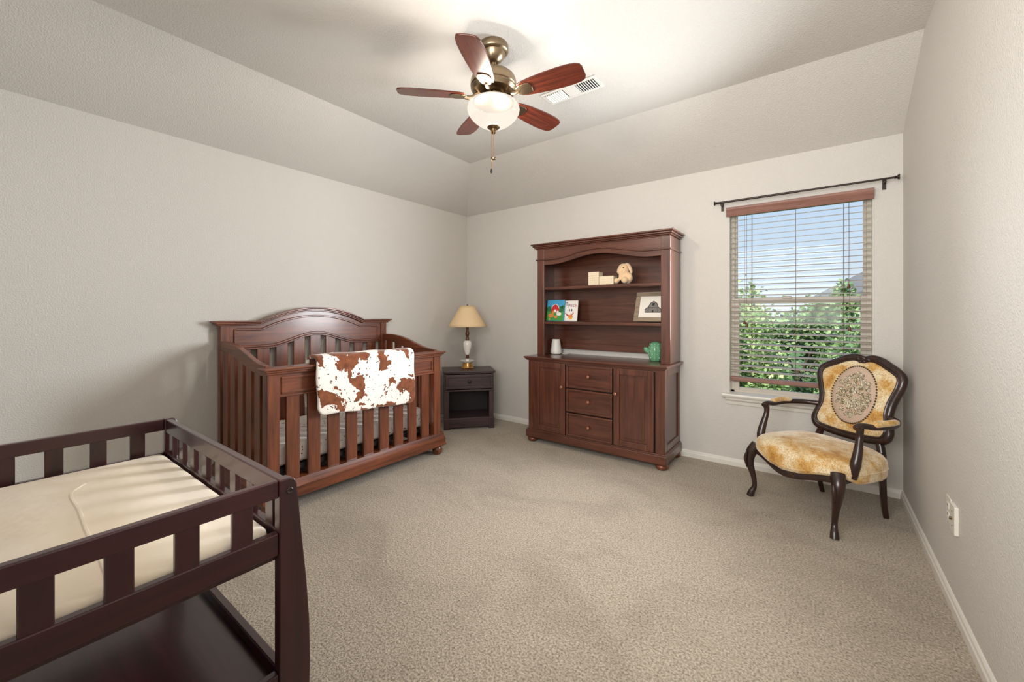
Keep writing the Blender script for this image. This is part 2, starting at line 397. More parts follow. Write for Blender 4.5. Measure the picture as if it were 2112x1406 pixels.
sl0 = slat_mesh().build('slat', 'slat', bl, smooth=True); sl0.location = (0, .03, zs[0])
for z in zs[1:]: dup(sl0, bl, (0, .03, z))
MB().box(WX0+.012, WX1-.012, .004, .056, .686, .722).build('bottom_rail', 'blindwood', bl, bevel=.006)
for x in (3.085, 3.372, 3.655):
    b = MB()
    for y in (.003, .057): b.tube([(x, y, 2.03), (x, y, .72)], .0011, 6)
    b.build('ladder_cord', 'cord', bl)
def tassel(x, z, y=-.004):
    o = MB().tube([(x, y, 2.03), (x+.001, y, (z+2)/2), (x, y, z)], .0012, 6).build('lift_cord', 'cord', bl)
    MB().lathe([(.002, .03), (.006, .028), (.008, .014), (.011, .004), (.009, 0)], (x, y, z-.03), 12).build('tassel', 'lampwood', o, smooth=True)
tassel(3.037, 1.18); tassel(3.052, 1.16); tassel(3.682, 1.445); tassel(3.686, 1.145, -.007)

# curtain rod
cr = thing('curtain_rod', 'bare dark bronze curtain rod above the window', 'curtain rod', (0, 0, 0))
ry, rz_ = -.08, 2.134
MB().tube([(2.85, ry, rz_), (3.39, ry, rz_)], .0085, 12).build('rod', 'bronze', cr, smooth=True)
MB().tube([(3.385, ry, rz_), (3.915, ry, rz_)], .007, 12).build('inner_rod', 'bronze', cr, smooth=True)
for sgn, xx in ((-1, 2.852), (1, 3.912)):
    pr_ = [(.007, 0), (.011, .002), (.008, .008), (.010, .012), (.017, .018), (.018, .024), (.004, .026)]
    MB().lathe([(r, sgn*h) for r, h in pr_], (xx, ry, rz_), 16, 'x').build('finial', 'bronze', cr, smooth=True)
for xx in (2.878, 3.868):
    b = MB(); b.box(xx-.010, xx+.010, -.004, 0, rz_-.055, rz_+.012); b.box(xx-.006, xx+.006, -.075, 0, rz_-.018, rz_-.012)
    b.tube([(xx, ry+.012*math.cos(a), rz_+.012*math.sin(a)) for a in lin(PI*.9, PI*2.1, 9)], .003, 6)
    b.build('bracket', 'bronze', cr)

# ------------------------------------------------------------------ crib (local y = along the left wall)
YC = -1.945
crib = thing('baby_crib', 'cherry brown wooden baby crib with arched headboard against the plain wall', 'crib', (0, YC, 0))
def top(u): return 1.183+(.108*(1-(u/.44)**2) if abs(u) < .44 else 0)
def low(u): return .966+(.089*(.5+.5*math.cos(PI*u/.40)) if abs(u) < .40 else 0)
us = sorted(set([-.6449, -.44, .44, .6449]+lin(-.6, .6, 61)))
hb = MB().band(us, low, lambda u: top(u)-.034, 'x', .028, .058).build('headboard_panel', 'cherry_y', crib)
for (o0, o1, xf_, uu) in ((0, .013, .102, .752), (.013, .025, .092, .738), (.025, .036, .082, .724)):
    us2 = sorted(set([-uu, -.44, .44, uu]+lin(-.7, .7, 71)))
    MB().band(us2, lambda u: top(u)-o1, lambda u: top(u)-o0, 'x', .010, xf_).build('cap_moulding', 'cherry_y', crib, bevel=.004)
for s in (-1, 1):
    a, e = sorted((s*.705, s*.645))
    MB().box(.02, .07, a, e, .13, 1.15).build('back_post', 'cherry_z', crib, bevel=.003)
pu = lin(-.61, .61, 61)
path = [(.060, u, top(u)-.074 if abs(u) < .44 else 1.183-.066) for u in pu]+[(.060, u, low(u)+.022) for u in reversed(pu)]
MB().tube(path, .0085, 6, True, up=(1, 0, 0)).build('panel_moulding', 'cherry_y', hb, smooth=True)
MB().tube([(.060, u, low(u)+.004) for u in us], .007, 6, up=(1, 0, 0)).build('bead', 'cherry_y', hb, smooth=True)
cs = [.137*k for k in range(-4, 5)]
for k, u in enumerate(cs):
    MB().box(.036, .052, u-.0455, u+.0455, .17, low(u)+.02).build('back_slat', 'cherry_z', crib, bevel=.003)
MB().box(.03, .062, -.645, .645, .12, .20).build('back_bottom_rail', 'cherry_y', crib, bevel=.003)
# front
for s in (-1, 1):
    a, e = sorted((s*.71, s*.635))
    MB().box(.775, .84, a, e, .15, .862).build('front_post', 'cherry_z', crib, bevel=.004)
for (za, zb, xa, xb, uu) in ((.889, .904, .765, .878, .738), (.876, .889, .772, .868, .728), (.861, .876, .776, .854, .718)):
    MB().box(xa, xb, -uu, uu, za, zb).build('top_rail', 'cherry_y', crib, bevel=.005)
fr = MB().box(.798, .830, -.637, .637, .72, .862).build('front_apron', 'cherry_y', crib, bevel=.003)
path = [(.831, -.615, .835), (.831, .615, .835), (.831, .615, .742), (.831, -.615, .742)]
b = MB()
for p, q in zip(path, path[1:]+path[:1]):
    if abs(p[1]-q[1]) > .1: b.box(.826, .838, min(p[1], q[1])-.008, max(p[1], q[1])+.008, p[2]-.008, p[2]+.008)
    else: b.box(.826, .838, p[1]-.008, p[1]+.008, min(p[2], q[2]), max(p[2], q[2]))
b.build('panel_moulding', 'cherry_y', fr, bevel=.003)
MB().box(.80, .837, -.637, .637, .716, .726).build('bead', 'cherry_y', fr, bevel=.004)
sl = MB().box(.804, .826, -.042, .042, .17, .725).build('slat', 'cherry_z', crib, bevel=.004); sl.location = (0, cs[0], 0)
for u in cs[1:]: dup(sl, crib, (0, u, 0))
bp_ = [(.76, .078), (.872, .078), (.880, .084), (.880, .092), (.868, .098), (.868, .142), (.860, .150), (.848, .166), (.842, .186), (.76, .186)]
MB().prism(bp_, 'y', -.742, .742).xf(Matrix.Identity(4)).build('base_rail', 'cherry_y', crib)
for s in (-1, 1):
    bq = [(s*.66, .078), (s*.742, .078), (s*.742, .145), (s*.73, .16), (s*.715, .186), (s*.66, .186)]
    MB().prism(bq, 'x', .02, .80).build('base_rail', 'cherry_x', crib)
    for xx in (.82, .06):
        MB().lathe([(.022, .08), (.030, .072), (.040, .055), (.044, .036), (.040, .014), (.028, 0)], (xx, s*.69, 0), 20).build('foot', 'cherry_z', crib, smooth=True)
    st = [(.02, 1.034), (.1, 1.036), (.2, 1.035), (.31, 1.024), (.39, 1.007), (.466, .986), (.54, .963), (.612, .943), (.68, .929), (.74, .921), (.80, .917), (.84, .916)]
    sb = [(.02, .985), (.1, .985), (.2, .975), (.331, .947), (.456, .913), (.603, .878), (.70, .863), (.775, .857), (.84, .855)]
    xs_ = lin(.07, .80, 40)
    a, e = sorted((s*.705, s*.672))
    sr = MB().band(xs_, lambda u: interp(sb, u)-.01, lambda u: interp(st, u), 'y', a, e).build('side_rail', 'cherry_x', crib, bevel=.004)
    for xc in (.145, .275, .408, .54, .67):
        MB().box(xc-.042, xc+.042, s*.689-.010, s*.689+.010, .17, interp(sb, xc)).build('side_slat', 'cherry_z', crib, bevel=.003)
MB().box(.07, .79, -.66, .66, .225, .255).build('mattress_support', 'black', crib)
# mattress
def soft_box(b, x0, x1, y0, y1, z0, z1, r, dome=0, n=12):
    loops = []
    def ring(ins, z):
        pts = []; rr = max(r*1.4-ins, .004)
        xa, xb, ya, yb = x0+ins, x1-ins, y0+ins, y1-ins
        for cx, cy, a0 in ((xb-rr, yb-rr, 0), (xa+rr, yb-rr, PI/2), (xa+rr, ya+rr, PI), (xb-rr, ya+rr, 1.5*PI)):
            for i in range(6): a = a0+PI/2*i/5; pts.append((cx+rr*math.cos(a), cy+rr*math.sin(a), z))
        return pts
    for i in range(5): a = PI/2*i/4; loops.append(ring(r*(1-math.sin(a)), z0+r*(1-math.cos(a))))
    for i in range(5): a = PI/2*i/4; loops.append(ring(r*(1-math.cos(a)), z1-r+r*math.sin(a)))
    for k in (.02, .06, .11, .155): loops.append(ring(r+k, z1+dome*sm(k/.155)))
    return b.loft(loops)
tag(soft_box(MB(), .085, .771, YC-.655, YC+.655, .256, .395, .03).build('crib_mattress', 'sheet', smooth=True, angle=180), 'crib mattress in a white sheet with small brown prints', 'mattress')
# cow print blanket folded over the crib's front rail
def blanket():
    b = MB(); rows = []
    key = [(.897, .515), (.899, .62), (.898, .74), (.896, .84), (.892, .905), (.876, .934), (.845, .943), (.80, .940), (.762, .925), (.748, .89), (.742, .82), (.738, .70), (.736, .60)]
    sec = catmull([(x, 0, z) for x, z in key], 4); n = len(sec)
    for j in range(41):
        t = j/40; y = -2.378+t*(.800)
        cut = 0; e = min(t, 1-t)*.8
        if e < .05: cut = .05-math.sqrt(max(0, .05**2-(.05-e)**2))
        lo = .572-.057*t+cut; row = []
        for i, (x, _, z) in enumerate(sec):
            zz = z
            if i <= n*.36: zz = lo+(z-.515)*(.905-lo)/(.905-.515) if z < .905 else z
            xx = x+.006*math.sin(9*y+3*z)*sm((.9-zz)/.3)
            zz += (.012*(1-t))*sm((zz-.9)/.03)+.003*math.sin(22*y)
            row.append((xx, y+.006*math.sin(14*z)*(1 if t in (0, 1) else .5), zz))
        rows.append(row)
    return b.grid(rows)
tag(blanket().build('cow_print_blanket', 'cow', smooth=True, angle=180, solid=.026, sub=1, fix=True), 'brown and white cow print blanket folded over the crib rail', 'blanket')

# ------------------------------------------------------------------ changing table
tx0, tx1, ty0, ty1, zt = 1.575, 2.511, -3.785, -3.272, .856
ct = thing('changing_table', 'dark espresso wooden changing table with slatted guard rails', 'changing table', ((tx0+tx1)/2, (ty0+ty1)/2, 0))
OFF = Matrix.Translation((-(tx0+tx1)/2, -(ty0+ty1)/2, 0))
def cb(b, name, mat, par=ct, **k): return b.xf(OFF).build(name, mat, par, **k)
prof_leg = [(.0, .0), (.052, 0), (.066, .20), (.0715, .40), (.069, .50), (.062, .60), (.052, .70), (.043, .80), (.039, .838), (.034, .850), (.024, .8555), (.0, .8555)]
for xa, xb in ((tx1-.028, tx1), (tx0, tx0+.028)):
    for far in (1, 0):
        yi = ty1-.038 if far else ty0+.038
        pg = [((yi+u) if far else (yi-u), z) for u, z in prof_leg]
        leg = cb(MB().prism(pg, 'x', xa, xb), 'leg', 'esp_z', bevel=.003)
        if xb == tx1:
            for zz in (.826,):
                yb_ = yi+.022 if far else yi-.022
                sc = cb(MB().lathe([(.0075, -.001), (.0075, .002), (.006, .003), (.003, .0015)], (tx1, yb_, zz), 14, 'x'), 'bolt', 'bronze', leg, smooth=True)
    ya, yb = ty0+.038, ty1-.038; xc = (xa+xb)/2
    cb(MB().box(xc-.010, xc+.010, ya, yb, .814, .855), 'end_top_rail', 'esp_y', bevel=.003)
    cb(MB().box(xc-.010, xc+.010, ya, yb, .683, .734), 'end_lower_rail', 'esp_y', bevel=.003)
    for yy in (-3.382, -3.479, -3.577, -3.674):
        cb(MB().box(xc-.007, xc+.007, yy-.020, yy+.020, .73, .818), 'end_slat', 'esp_z', bevel=.002)
    cb(MB().box(xc-.010, xc+.010, ya, yb, .36, .41), 'end_shelf_rail', 'esp_y', bevel=.003)
for yc in (ty1-.025, ty0+.025):
    xa, xb = tx0+.028, tx1-.028
    cb(MB().box(xa, xb, yc-.010, yc+.010, .806, .853), 'long_top_rail', 'esp_x', bevel=.003)
    cb(MB().box(xa, xb, yc-.010, yc+.010, .683, .734), 'long_lower_rail', 'esp_x', bevel=.003)
    for k in range(8):
        xx = 1.655+.112*k if k < 8 else 0
        cb(MB().box(xx-.020, xx+.020, yc-.007, yc+.007, .73, .81), 'long_slat', 'esp_z', bevel=.002)
    cb(MB().box(xa, xb, yc-.010, yc+.010, .36, .412), 'shelf_rail', 'esp_x', bevel=.003)
    cb(MB().box(xa, xb, yc-.010, yc+.010, .10, .15), 'shelf_rail', 'esp_x', bevel=.003)
cb(MB().box(tx0+.02, tx1-.02, ty0+.03, ty1-.035, .370, .384), 'shelf', 'esp_x')
cb(MB().box(tx0+.02, tx1-.02, ty0+.03, ty1-.035, .108, .122), 'shelf', 'esp_x')
cb(MB().box(tx0+.02, tx1-.02, ty0+.03, ty1-.035, .668, .682), 'pad_support', 'esp_x')
pad = soft_box(MB(), tx0+.042, tx1-.030, ty0+.045, ty1-.044, .684, .742, .02, .004).build('changing_pad', 'pad', smooth=True, angle=180)
tag(pad, 'cream fabric changing pad lying inside the changing table', 'changing pad')
MB().tube(catmull([(1.80, -3.535, .7455), (1.87, -3.57, .7465), (2.02, -3.572, .7465), (2.2, -3.578, .7465), (2.44, -3.58, .745)], 8), .004, 6, up=(0, 0, 1), flat=.7).build('seam', 'pad', pad, smooth=True)

# ------------------------------------------------------------------ nightstand and lamp (diagonal in the corner)
n0, n1 = Vector((.352, -.726, 0)), Vector((.711, -.329, 0)); nx = (n1-n0).normalized(); nw = (n1-n0).length/2
ny = Vector((-nx.y, nx.x, 0)); nd = .38
nc = (n0+n1)/2+ny*nd/2
ns = thing('nightstand', 'dark plum brown nightstand with one drawer and an open cubby', 'nightstand', nc, math.atan2(nx.y, nx.x))
h = nd/2
MB().box(-nw-.012, nw+.012, -h-.014, h, .604, .622).build('top', 'night_x', ns, bevel=.005)
MB().box(-nw-.004, nw+.004, -h-.006, h, .592, .604).build('top_moulding', 'night_x', ns, bevel=.003)
for s in (-1, 1):
    a, e = sorted((s*(nw-.006), s*(nw-.026)))
    MB().box(a, e, -h+.012, h, .03, .592).build('side_panel', 'night_z', ns)
    a, e = sorted((s*(nw-.006), s*(nw-.055)))
    MB().box(a, e, -h+.004, -h+.022, .115, .405).build('stile', 'night_z', ns, bevel=.002)
    a, e = sorted((s*nw, s*(nw-.062)))
    MB().prism([(a, 0), (e, 0), (e, .118), (a, .118)], 'y', -h-.002, -h+.03).build('base_block', 'night_z', ns, bevel=.004)
MB().box(-nw+.06, nw-.06, -h+.006, -h+.024, .022, .118).build('base_front', 'night_x', ns, bevel=.003)
MB().box(-nw+.02, nw-.02, -h+.012, h-.01, .108, .122).build('cubby_floor', 'night_x', ns)
for a, e in ((-nw+.02, -.001), (.001, nw-.02)):
    MB().box(a, e, h-.012, h-.004, .10, .592).build('back_board', 'hollow', ns)
MB().box(-nw+.002, nw-.002, -h-.004, h-.02, .405, .422).build('drawer_rail', 'night_x', ns, bevel=.004)
dr = MB().box(-nw+.014, nw-.014, -h-.002, -h+.018, .432, .584).build('drawer', 'night_x', ns, bevel=.003)
b = MB(); fw_ = .030
xa, xb, za, zb = -nw+.014, nw-.014, .432, .584
b.box(xa, xb, -h-.015, -h-.001, zb-fw_, zb); b.box(xa, xb, -h-.015, -h-.001, za, za+fw_); b.box(xa, xa+fw_, -h-.015, -h-.001, za+fw_, zb-fw_); b.box(xb-fw_, xb, -h-.015, -h-.001, za+fw_, zb-fw_)
b.build('drawer_frame', 'night_x', dr, bevel=.004)
MB().lathe([(.006, 0), (.006, -.012), (.016, -.016), (.018, -.022), (.012, -.028), (.002, -.029)], (0, -h-.002, .508), 16, 'y').build('knob', 'black', dr, smooth=True)

lx, ly = .354, -.369
lm = thing('table_lamp', 'brass and milk glass table lamp with cream shade on the nightstand', 'lamp', (lx, ly, .622))
MB().lathe([(.070, 0), (.072, .004), (.066, .010), (.055, .045), (.050, .058), (.040, .060)], (0, 0, 0), 32).build('base', 'goldbase', lm, smooth=True)
b = MB(); b.lathe([(.035, .058), (.052, .062), (.074, .076), (.080, .086), (.076, .089), (.045, .080), (.02, .082), (.018, .105), (.012, .108)], (0, 0, 0), 32)
b.build('scalloped_dish', 'milkglass', lm, smooth=True)
MB().lathe([(.012, .104), (.018, .110), (.021, .122), (.016, .132), (.020, .142), (.016, .150)], (0, 0, 0), 20).build('lower_stem', 'lampwood', lm, smooth=True)
MB().lathe([(.016, .148), (.024, .16), (.034, .19), (.043, .23), (.048, .262), (.045, .288), (.034, .306), (.016, .312)], (0, 0, 0), 28).build('vase_body', 'milkglass', lm, smooth=True)
MB().lathe([(.016, .310), (.022, .318), (.018, .328), (.020, .338), (.014, .35), (.020, .37), (.024, .39), (.016, .41), (.013, .43), (.017, .445), (.012, .46), (.010, .50)], (0, 0, 0), 20).build('upper_stem', 'lampwood', lm, smooth=True)
b = MB(); seg = 40
rows = [[((.216-(.216-.076)*k/6)*math.cos(2*PI*i/seg), (.216-(.216-.076)*k/6)*math.sin(2*PI*i/seg), .466+.232*k/6) for i in range(seg)] for k in range(7)]
b.loft(rows, False).build('shade', 'shade', lm, smooth=True, angle=180, solid=.003)
b = MB(); b.tube([(0, 0, .49), (0, 0, .71)], .004, 8)
for a in (0, 2*PI/3, 4*PI/3): b.tube([(0, 0, .692), (.077*math.cos(a), .077*math.sin(a), .696)], .002, 6)
b.build('harp', 'brassd', lm)
MB().lathe([(.006, .70), (.009, .707), (.007, .714), (.002, .718)], (0, 0, 0), 12).build('finial', 'brassd', lm, smooth=True)

# ------------------------------------------------------------------ sideboard and hutch
HX = 1.9
sb_ = thing('sideboard', 'cherry brown sideboard with two doors and three drawers', 'sideboard', (HX, -.25, 0))
OS = Matrix.Translation((-HX, .25, 0))
def hbld(b, name, mat, par=sb_, **k): return b.xf(OS).build(name, mat, par, **k)
X0, X1, YF, YB = 1.255, 2.548, -.468, -.02
hbld(MB().box(X0+.02, X1-.02, YF+.02, YB, .12, .786), 'carcass', 'hollow')  # coloured darker than the real wood, to put shade into the door gaps
for a, e in ((X0, 1.325), (2.474, X1)):
    hbld(MB().box(a, e, YF, YF+.05, .12, .786), 'corner_post', 'hutch_z', bevel=.003)
hbld(MB().box(1.325, 2.474, YF+.004, YF+.03, .77, .787), 'face_rail', 'hutch_x')
# side panels
for xo, s in ((X1, 1), (X0, -1)):
    xi = xo-s*.018; a, e = sorted((xo-s*.002, xi))
    b = MB(); b.box(a, e, YF+.05, YF+.085, .12, .786); b.box(a, e, YB-.05, YB, .12, .786); b.box(a, e, YF+.085, YB-.05, .73, .786); b.box(a, e, YF+.085, YB-.05, .12, .185)
    o = hbld(b, 'side_frame', 'hutch_z', bevel=.003)
    a, e = sorted((xo-s*.012, xo-s*.020))
    hbld(MB().box(a, e, YF+.08, YB-.045, .18, .735), 'side_panel', 'hutch_z', o)
for (za, zb, ov) in ((.806, .822, .030), (.797, .806, .022), (.786, .797, .012)):
    hbld(MB().box(X0-ov-.010, X1+ov-.004, YF-ov+.002, YB+.004, za, zb), 'countertop', 'hutch_x', bevel=.004)
hbld(MB().box(X0-.022, X1+.014, YF-.018, YB, .046, .118), 'plinth', 'hutch_x', bevel=.007)
hbld(MB().box(X0-.012, X1+.008, YF-.010, YB, .114, .128), 'plinth_moulding', 'hutch_x', bevel=.005)
for xx in (1.283, 2.515):
    for yy in (-.435, -.07):
        hbld(MB().lathe([(.026, .048), (.040, .044), (.050, .030), (.050, .018), (.040, .004), (.03, 0)], (xx, yy, 0), 24), 'bun_foot', 'cherry_z', smooth=True)
def knob(par, x, z, y):
    hbld(MB().lathe([(.006, 0), (.006, -.010), (.012, -.014), (.0155, -.020), (.013, -.027), (.006, -.031), (.001, -.032)], (x, y, z), 16, 'y'), 'knob', 'knobwood', par, smooth=True)
def raised(name, xa, xb, za, zb, fw_, kx, kz):
    o = hbld(MB().box(xa+fw_*.8, xb-fw_*.8, YF-.002, YF+.014, za+fw_*.8, zb-fw_*.8), name, 'hutch_z' if zb-za > xb-xa else 'hutch_x')
    b = MB(); y0_, y1_ = YF-.016, YF+.014
    b.box(xa, xa+fw_, y0_, y1_, za, zb); b.box(xb-fw_, xb, y0_, y1_, za, zb); b.box(xa+fw_, xb-fw_, y0_, y1_, za, za+fw_); b.box(xa+fw_, xb-fw_, y0_, y1_, zb-fw_, zb)
    hbld(b, name+'_frame', 'hutch_z' if zb-za > .4 else 'hutch_x', o, bevel=.005)
    if zb-za > .4:
        i = fw_+.022; b = MB(); b.box(xa+i, xb-i, YF-.008, YF, za+i, zb-i); hbld(b, 'raised_panel', 'hutch_z', o, bevel=.007)
    knob(o, kx, kz, YF-.016 if zb-za > .4 else YF-.002)
raised('door', 1.333, 1.665, .130, .778, .052, 1.638, .565)
raised('door', 2.128, 2.465, .130, .778, .052, 2.153, .565)
raised('drawer', 1.676, 2.117, .566, .776, .020, 1.897, .679)
raised('drawer', 1.676, 2.117, .348, .556, .020, 1.897, .458)
raised('drawer', 1.676, 2.117, .130, .338, .020, 1.897, .232)

hu = thing('hutch_bookcase', 'open cherry brown hutch with arched top and shelves standing on the sideboard', 'hutch', (HX, -.18, .822))
OH = Matrix.Translation((-HX, .18, -.822))
def hb2(b, name, mat, par=hu, **k): return b.xf(OH).build(name, mat, par, **k)
U0, U1, UF, UB = 1.268, 2.551, -.33, -.03
for a, e, s in ((U0, 1.345, 1), (2.475, U1, -1)):
    hb2(MB().box(a, e, UF, UF+.024, .822, 1.87), 'stile', 'hutch_z', bevel=.003)
    a, e = sorted((U0 if s > 0 else U1, (U0+.022) if s > 0 else (U1-.022)))
    hb2(MB().box(a, e, UF+.02, UB, .822, 1.87), 'side_panel', 'hutch_z', bevel=.002)
xm = (1.345+2.475)/2; hw = (2.475-1.345)/2
def arch(u, lo_, rise): t = min(1, abs(u-xm)/(hw*.86)); return lo_+rise*(.5+.5*math.cos(PI*t))
us3 = lin(1.345, 2.475, 49)
hb2(MB().band(us3, lambda u: arch(u, 1.714, .068), lambda u: 1.87, 'y', UF+.002, UF+.022), 'arched_frieze', 'hutch_x')
rp_ = [(2.557, -.06, 1.772), (2.557, UF-.006, 1.772)]
hb2(MB().band([U0-.012]+us3+[U1+.006], lambda u: arch(u, 1.764, .062)-.006, lambda u: arch(u, 1.764, .062)+.008, 'y', UF-.012, UF+.004), 'arch_moulding', 'hutch_x', bevel=.004)
for xa, xb in ((U1-.002, U1+.009), (U0-.012, U0+.002)):
    hb2(MB().box(xa, xb, UF-.012, UB, 1.758, 1.772), 'side_moulding', 'hutch_x', bevel=.004)
for (za, zb, ov) in ((1.906, 1.921, .050), (1.890, 1.906, .036), (1.878, 1.890, .024), (1.866, 1.878, .010)):
    hb2(MB().box(U0-ov-.006, U1+ov-.014, UF-ov+.006, UB+.012, za, zb), 'cornice', 'hutch_x', bevel=.005)
for zz in (1.486, 1.148):
    hb2(MB().box(U0+.02, U1-.02, UF+.018, UB-.006, zz-.019, zz+.010), 'shelf', 'hutch_x', bevel=.006)
hb2(MB().box(U0+.02, U1-.02, UB-.010, UB-.003, .935, 1.87), 'back_panel', 'hutch_x')
hb2(MB().box(U0+.02, U1-.02, UB-.014, UB-.001, .872, .937), 'back_rail', 'hutch_x', bevel=.003)

# ------------------------------------------------------------------ things on the shelves
Z1, Z2, Z3 = 1.4965, 1.1585, .8225
tag(MB().box(1.800, 1.905, -.285, -.19, Z1, Z1+.122).build('keepsake_box', 'linen', bevel=.003), 'taller cream woven box beside the plush rabbit on the top shelf', 'box', 'cream boxes')
tag(MB().box(1.907, 2.045, -.280, -.19, Z1, Z1+.078).build('keepsake_box', 'linen', bevel=.003), 'lower cream woven box between the taller box and the rabbit', 'box', 'cream boxes')
# plush rabbit
rb = thing('plush_rabbit', 'sitting beige plush rabbit with long drooping ears', 'plush toy', (2.125, -.23, Z1+.005))
b = MB(); b.ball((0.02, .01, .052), (.056, .048, .056)); b.ball((-.005, -.005, .125), (.052, .048, .056)); b.ball((-.03, -.02, .112), (.032, .032, .028))
b.ball((-.052, -.045, .025), (.024, .03, .025)); b.ball((.022, -.045, .028), (.030, .032, .028)); b.ball((-.02, -.03, .062), (.018, .022, .035)); b.ball((.06, -.01, .055), (.018, .024, .036))
o = b.build('body', 'plush', rb, smooth=True, angle=180)
d = o.modifiers.new('fuse', 'REMESH'); d.mode = 'VOXEL'; d.voxel_size = .006; d.use_smooth_shade = True
d = o.modifiers.new('soften', 'SMOOTH'); d.iterations = 6; d.factor = .5
for sx_, pts in ((1, [(.022, -.012, .175), (.045, -.022, .165), (.064, -.028, .135), (.076, -.03, .10), (.078, -.03, .085)]), (-1, [(-.01, .03, .178), (0, .05, .165), (.004, .058, .13), (.006, .06, .10)])):
    n_ = len(pts); MB().tube(catmull(pts, 4), [.010, .013, .015, .016, .017, .018, .0185, .019, .019, .019, .018, .016, .014, .012, .011, .010, .008][:4*(n_-1)+1], 10, flat=.6).build('ear', 'plush', rb, smooth=True)
MB().ball((.012, -.050, .138), .0055, 8, 6).build('eye', 'black', rb, smooth=True)
MB().ball((-.050, -.044, .116), .0055, 8, 6).build('nose', 'lampwood', rb, smooth=True)
# board books
def text_mesh(body, size, mat, parent, loc, name='title_lettering'):
    cu = bpy.data.curves.new(name, 'FONT'); cu.body = body; cu.size = size; cu.extrude = .0003
    t_ = bpy.data.objects.new(name, cu); COL.objects.link(t_)
    me = bpy.data.meshes.new_from_object(t_.evaluated_get(bpy.context.evaluated_depsgraph_get()))
    bpy.data.objects.remove(t_); o = bpy.data.objects.new(name, me); COL.objects.link(o); me.materials.clear(); me.materials.append(M[mat])
    o.parent = parent; o.location = loc; o.rotation_euler = (PI/2, 0, 0); return o
def plate(par, name, mat, pts, y, th=.0005): return MB().prism(pts, 'y', y-th, y).build(name, mat, par)
def disc(cx, cz, rx, rz_, n=14, a0=0): return [(cx+rx*math.cos(2*PI*i/n+a0), cz+rz_*math.sin(2*PI*i/n+a0)) for i in range(n)]
bk = thing('board_book', 'farm picture board book with a red barn leaning on the middle shelf', 'book', (1.396, -.215, Z2+.003), 0, 'board books', (math.radians(-9), 0, 0))
MB().box(-.1, .1, 0, .016, 0, .212).build('cover', 'c_sky', bk, bevel=.003)
plate(bk, 'printed_meadow', 'c_grass', [(-.098, .003), (.098, .003), (.098, .10), (.03, .112), (-.04, .104), (-.098, .116)], 0)
for tx_, tz_, r_ in ((-.07, .12, .03), (.065, .118, .034), (.085, .14, .02)): plate(bk, 'printed_tree', 'c_treeg', disc(tx_, tz_, r_, r_*.9), -.0005)
plate(bk, 'printed_barn', 'c_red', [(-.045, .085), (.045, .085), (.045, .125), (.034, .152), (0, .172), (-.034, .152), (-.045, .125)], -.001)
plate(bk, 'printed_barn_door', 'c_cream', [(-.012, .086), (.012, .086), (.012, .115), (-.012, .115)], -.0016)
plate(bk, 'printed_roof_line', 'c_cream', [(-.047, .124), (-.035, .154), (0, .175), (.035, .154), (.047, .124), (.042, .124), (.031, .150), (0, .168), (-.031, .150), (-.042, .124)], -.0016)
plate(bk, 'printed_horse', 'c_orange', disc(-.045, .055, .032, .022), -.0022); plate(bk, 'printed_horse', 'c_orange', disc(-.02, .085, .013, .02), -.0022)
plate(bk, 'printed_cow', 'c_cream', disc(.045, .07, .028, .018), -.0022); plate(bk, 'printed_cow', 'c_cream', disc(.03, .09, .013, .013), -.0022)
plate(bk, 'printed_sheep', 'c_orange', disc(.012, .04, .02, .014), -.0026); plate(bk, 'printed_chick', 'c_yellow', disc(-.06, .018, .008, .01), -.0026)
b2 = thing('board_book', 'white board book with coloured lettering behind the farm book', 'book', (1.535, -.185, Z2+.0025), 0, 'board books', (math.radians(-8), 0, 0))
MB().box(-.1, .095, 0, .014, 0, .205).build('cover', 'c_cream', b2, bevel=.006)
for i_, (ch_, m_) in enumerate(zip('Touch', ('c_blue', 'c_blue', 'c_red', 'c_blue', 'c_red'))): text_mesh(ch_, .050, m_, b2, (-.042+.0265*i_, -.001, .152-.004*i_))
text_mesh('l', .032, 'c_blue', b2, (-.006, -.001, .125))
for ex in (.006, .032): plate(b2, 'printed_eye', 'c_ink', disc(ex, .108, .006, .013), -.0004)
plate(b2, 'printed_smile', 'c_red', [(-.035, .082), (-.01, .062), (.03, .062), (.052, .088), (.056, .080), (.034, .050), (-.014, .050), (-.04, .076)], -.0004)
plate(b2, 'printed_mouth', 'c_orange', [(0, .06), (.034, .066), (.05, .036), (.02, .02), (-.006, .036)], -.0008)
plate(b2, 'printed_spot', 'c_yellow', disc(.022, .026, .02, .008), -.0012)
# framed barn drawing
pf = thing('picture_frame', 'weathered wood picture frame with an ink drawing of a barn', 'picture frame', (2.352, -.222, Z2+.0095), 0, None, (math.radians(-19), 0, math.radians(-3)))
fw2, PW, PH = .040, .155, .275
b = MB()
for (xa, xb, za, zb) in ((-PW, PW, 0, fw2), (-PW, PW, PH-fw2, PH), (-PW, -PW+fw2, fw2, PH-fw2), (PW-fw2, PW, fw2, PH-fw2)): b.box(xa, xb, 0, .022, za, zb)
b.build('frame', 'gframe', pf, bevel=.006)
art = MB().box(-PW+fw2-.004, PW-fw2+.004, .010, .014, fw2-.004, PH-fw2+.004).build('drawing', 'paper', pf)
def stroke(pts, wd=.0022, par=art):
    MB().tube([(x, .0098, z) for x, z in pts], wd, 5, flat=1, up=(0, 1, 0)).build('ink_line', 'c_ink', par)
plate(art, 'ink_wash', 'c_grey', [(-.062, .085), (.078, .085), (.078, .112), (.050, .135), (.036, .168), (.008, .186), (-.02, .168), (-.034, .135), (-.062, .112)], .0096, .0003)
stroke([(-.066, .110), (-.034, .136), (-.02, .169), (.008, .188), (.036, .169), (.05, .136), (.082, .110)], .003)
stroke([(-.062, .110), (-.062, .085), (.078, .085), (.078, .110)])
